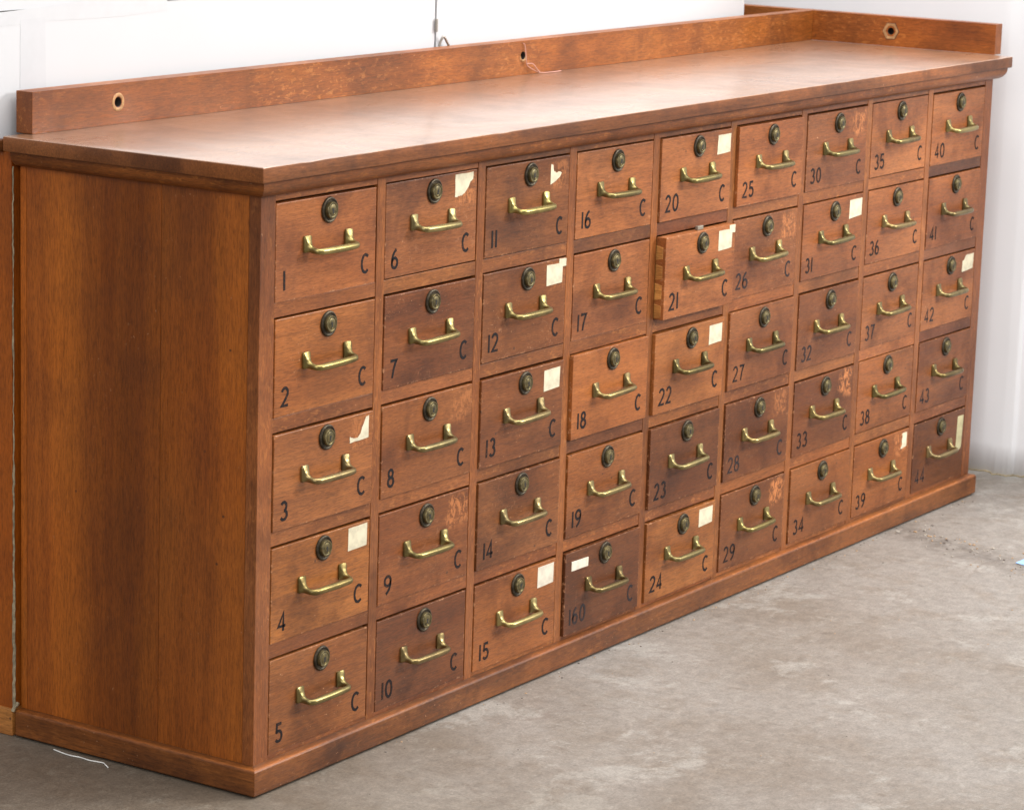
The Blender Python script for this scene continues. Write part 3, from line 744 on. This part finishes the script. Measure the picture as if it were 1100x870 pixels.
# ------------------------------------------------------------------ white sheet at the far end
mb = MB()
plan = [(9.62, 5.5), (9.66, 4.0), (9.70, 2.6), (9.76, 1.4), (9.82, .55), (9.86, .20), (9.90, .04), (9.928, -.035), (9.955, -.06), (10.0, -.20), (10.08, -.6), (10.3, -1.6), (10.7, -3.4)]
V = []; F = []
fine = []
for i in range(len(plan) - 1):
    m_ = 8
    for k in range(m_): t_ = k / m_; fine.append((plan[i][0] + (plan[i + 1][0] - plan[i][0]) * t_, plan[i][1] + (plan[i + 1][1] - plan[i][1]) * t_))
fine.append(plan[-1]); NZ = 24
for i, (x, y) in enumerate(fine):
    zlo = (.028 + .012 * mnoise.noise(Vector((i * .35, 0, 0))) + (.02 if y > .1 else 0)) * S
    for k in range(NZ + 1):
        z = zlo + (5.8 * S - zlo) * k / NZ
        wv = .0012 * mnoise.noise(Vector((i * .10, z * 4, 2.))) + .003 * mnoise.noise(Vector((i * .03, z * 1.5, 7.)))
        V.append((x * S + wv, y * S, z))
for i in range(len(fine) - 1):
    for k in range(NZ):
        a = i * (NZ + 1) + k; F.append((a, a + 1, a + NZ + 2, a + NZ + 1))
mb.add(V, F, smooth=True); me = mb.mesh('backdrop_sheet', [M['board']], sharp=70, fix=False)
me.materials.clear(); me.materials.append(M['sheet']); sh = link('backdrop_sheet', me); m_ = sh.modifiers.new('Solid', 'SOLIDIFY'); m_.thickness = .002; m_.offset = 1
tag(sh, 'white hanging sheet beyond the right end of the cabinet, its hem just off the floor', 'sheet')
hem = MB(); hem.tube([(x * S - .001, y * S, V[i * (NZ + 1)][2] - .001) for i, (x, y) in enumerate(fine)], .0017, 6)
link('hem', hem.mesh('hem', [M['putty']]), sh, color=(1.15, 1.12, 1.05))

# ------------------------------------------------------------------ floor and small things on it
mb = MB(); mb.add([(-14, -14, 0), (16, -14, 0), (16, 14, 0), (-14, 14, 0)], [(0, 1, 2, 3)])
tag(link('floor', mb.mesh('floor', [M['floor']])), kind='structure')
pts = [(-.078, 1.36), (-.092, 1.29), (-.10, 1.22), (-.091, 1.15), (-.098, 1.08), (-.088, 1.02), (-.085, .985), (-.10, .96), (-.128, .915)]
mb = MB(); mb.tube(smooth_pts([(x * S - .002, y * S, .0012) for x, y in pts]), .0009)
tag(link('string', mb.mesh('string', [M['string']])), 'short piece of white string on the floor along the left end of the plinth', 'string')
mb = MB(); a, b = 7.448 * S, -1.237 * S
mb.add([(a - .012, b - .010, .0006), (a + .016, b - .013, .0008), (a + .020, b + .004, .003), (a - .008, b + .008, .0012)], [(0, 1, 2, 3)])
o = link('plastic_scrap', mb.mesh('plastic_scrap', [M['blue']])); mm_ = o.modifiers.new('Solid', 'SOLIDIFY'); mm_.thickness = .0006
tag(o, 'tiny scrap of blue plastic on the floor at the right edge', 'scrap')
# loose grit along the dirty joint and by the plinth
mb = MB(); t0 = (1 + 5 ** .5) / 2
ICO = [(-1, t0, 0), (1, t0, 0), (-1, -t0, 0), (1, -t0, 0), (0, -1, t0), (0, 1, t0), (0, -1, -t0), (0, 1, -t0), (t0, 0, -1), (t0, 0, 1), (-t0, 0, -1), (-t0, 0, 1)]
IF = [(0, 11, 5), (0, 5, 1), (0, 1, 7), (0, 7, 10), (0, 10, 11), (1, 5, 9), (5, 11, 4), (11, 10, 2), (10, 7, 6), (7, 1, 8), (3, 9, 4), (3, 4, 2), (3, 2, 6), (3, 6, 8), (3, 8, 9), (4, 9, 5), (2, 4, 11), (6, 2, 10), (8, 6, 7), (9, 8, 1)]
def pebble(x, y, r, mi):
    sx, sy, sz = r * random.uniform(.6, 1.3), r * random.uniform(.6, 1.3), r * random.uniform(.35, .7); a = random.uniform(0, 6.28)
    v = []
    for p in ICO:
        px, py, pz = [q / 1.9 * random.uniform(.8, 1.15) for q in p]
        v.append((x + px * sx * math.cos(a) - py * sy * math.sin(a), y + px * sx * math.sin(a) + py * sy * math.cos(a), sz * .55 + pz * sz))
    mb.add(v, IF, mi)
p0 = Vector((7.95 * S, .15 * S)); p1 = Vector((7.2 * S, -1.7 * S)); dv = (p1 - p0); nv = Vector((-dv.y, dv.x)).normalized()
for k in range(230):
    t_ = random.random() ** .9; p = p0 + dv * t_ + nv * random.gauss(0, .030) + Vector((random.gauss(0, .01), 0))
    if p.y > -.02: continue
    pebble(p.x, p.y, random.choice((.0010, .0013, .0018, .0024, .0034)) * random.uniform(.7, 1.2), random.choice((0, 0, 1, 2)))
for k in range(90):
    x = random.uniform(1.0, 9.0) * S; pebble(x, -BOV - abs(random.gauss(0, .012)) - .003, random.uniform(.0008, .0022), random.choice((0, 1, 2)))
for k in range(130):
    pebble(random.uniform(0, 9) * S, random.uniform(-6, -.3) * S, random.uniform(.0007, .0016), random.choice((0, 0, 1, 2)))
M['grit1'] = plain('pale_grit', (.36, .32, .27), .8); M['grit2'] = plain('tan_grit', (.42, .27, .15), .8); M['grit3'] = plain('dark_grit', (.16, .13, .11), .8)
tag(link('grit', mb.mesh('grit', [M['grit1'], M['grit2'], M['grit3']])), 'scattered grit and crumbs on the concrete floor', 'grit', kind='stuff')

# ------------------------------------------------------------------ light
w = bpy.data.worlds.new('World'); sc.world = w; w.use_nodes = True
bg = w.node_tree.nodes['Background']; bg.inputs[0].default_value = (.93, .96, 1.0, 1); bg.inputs[1].default_value = .45
def area(name, loc, target, size, power, col=(1, 1, 1), sy=None):
    d = bpy.data.lights.new(name, 'AREA'); d.energy = power; d.color = col; d.size = size
    if sy: d.shape = 'RECTANGLE'; d.size_y = sy
    o = bpy.data.objects.new(name, d); COL.objects.link(o); o.location = loc
    o.rotation_euler = (Vector(target) - Vector(loc)).to_track_quat('-Z', 'Y').to_euler(); return o
area('ceiling_lamp', (1.6, -1.0, 4.2), (1.2, .2, 0), 4.5, 340, (1., .985, .96), 3.5)
area('fill_lamp', (-4.5, -3.0, 3.2), (.6, .4, .4), 3.0, 150, (1., .985, .97))  # added fill from the left to brighten the side panel and sheet
area('key_lamp', (4.6, -4.2, 3.0), (1.2, 0, .4), 1.25, 310, (1., .98, .95))

# ------------------------------------------------------------------ camera
cx, cy, cz, yaw, pitch, roll, f = -12.5814 * S, -9.735 * S, 5.5521 * S, .9972, -.2069, .0319, 3272.97
fwd = Vector((math.sin(yaw) * math.cos(pitch), math.cos(yaw) * math.cos(pitch), math.sin(pitch)))
right = Vector((math.cos(yaw), -math.sin(yaw), 0)); up = right.cross(fwd)
r2 = math.cos(roll) * right + math.sin(roll) * up; u2 = -math.sin(roll) * right + math.cos(roll) * up
cd = bpy.data.cameras.new('Camera'); cd.sensor_width = 36; cd.lens = f / 1100 * 36; cd.clip_end = 100; cd.clip_start = .05
cam = bpy.data.objects.new('Camera', cd); COL.objects.link(cam)
cam.matrix_world = Matrix(((r2.x, u2.x, -fwd.x, cx), (r2.y, u2.y, -fwd.y, cy), (r2.z, u2.z, -fwd.z, cz), (0, 0, 0, 1)))
cd.dof.use_dof = True
cd.dof.focus_distance = (Vector((1.9 * S, 0, 1.9 * S)) - Vector((cx, cy, cz))).dot(fwd)
cd.dof.aperture_fstop = 16
sc.camera = cam
sc.view_settings.view_transform = 'Standard'; sc.view_settings.look = 'None'; sc.view_settings.exposure = 0; sc.view_settings.gamma = 1
sc.render.engine = 'CYCLES'; sc.cycles.use_denoising = True; sc.cycles.max_bounces = 8
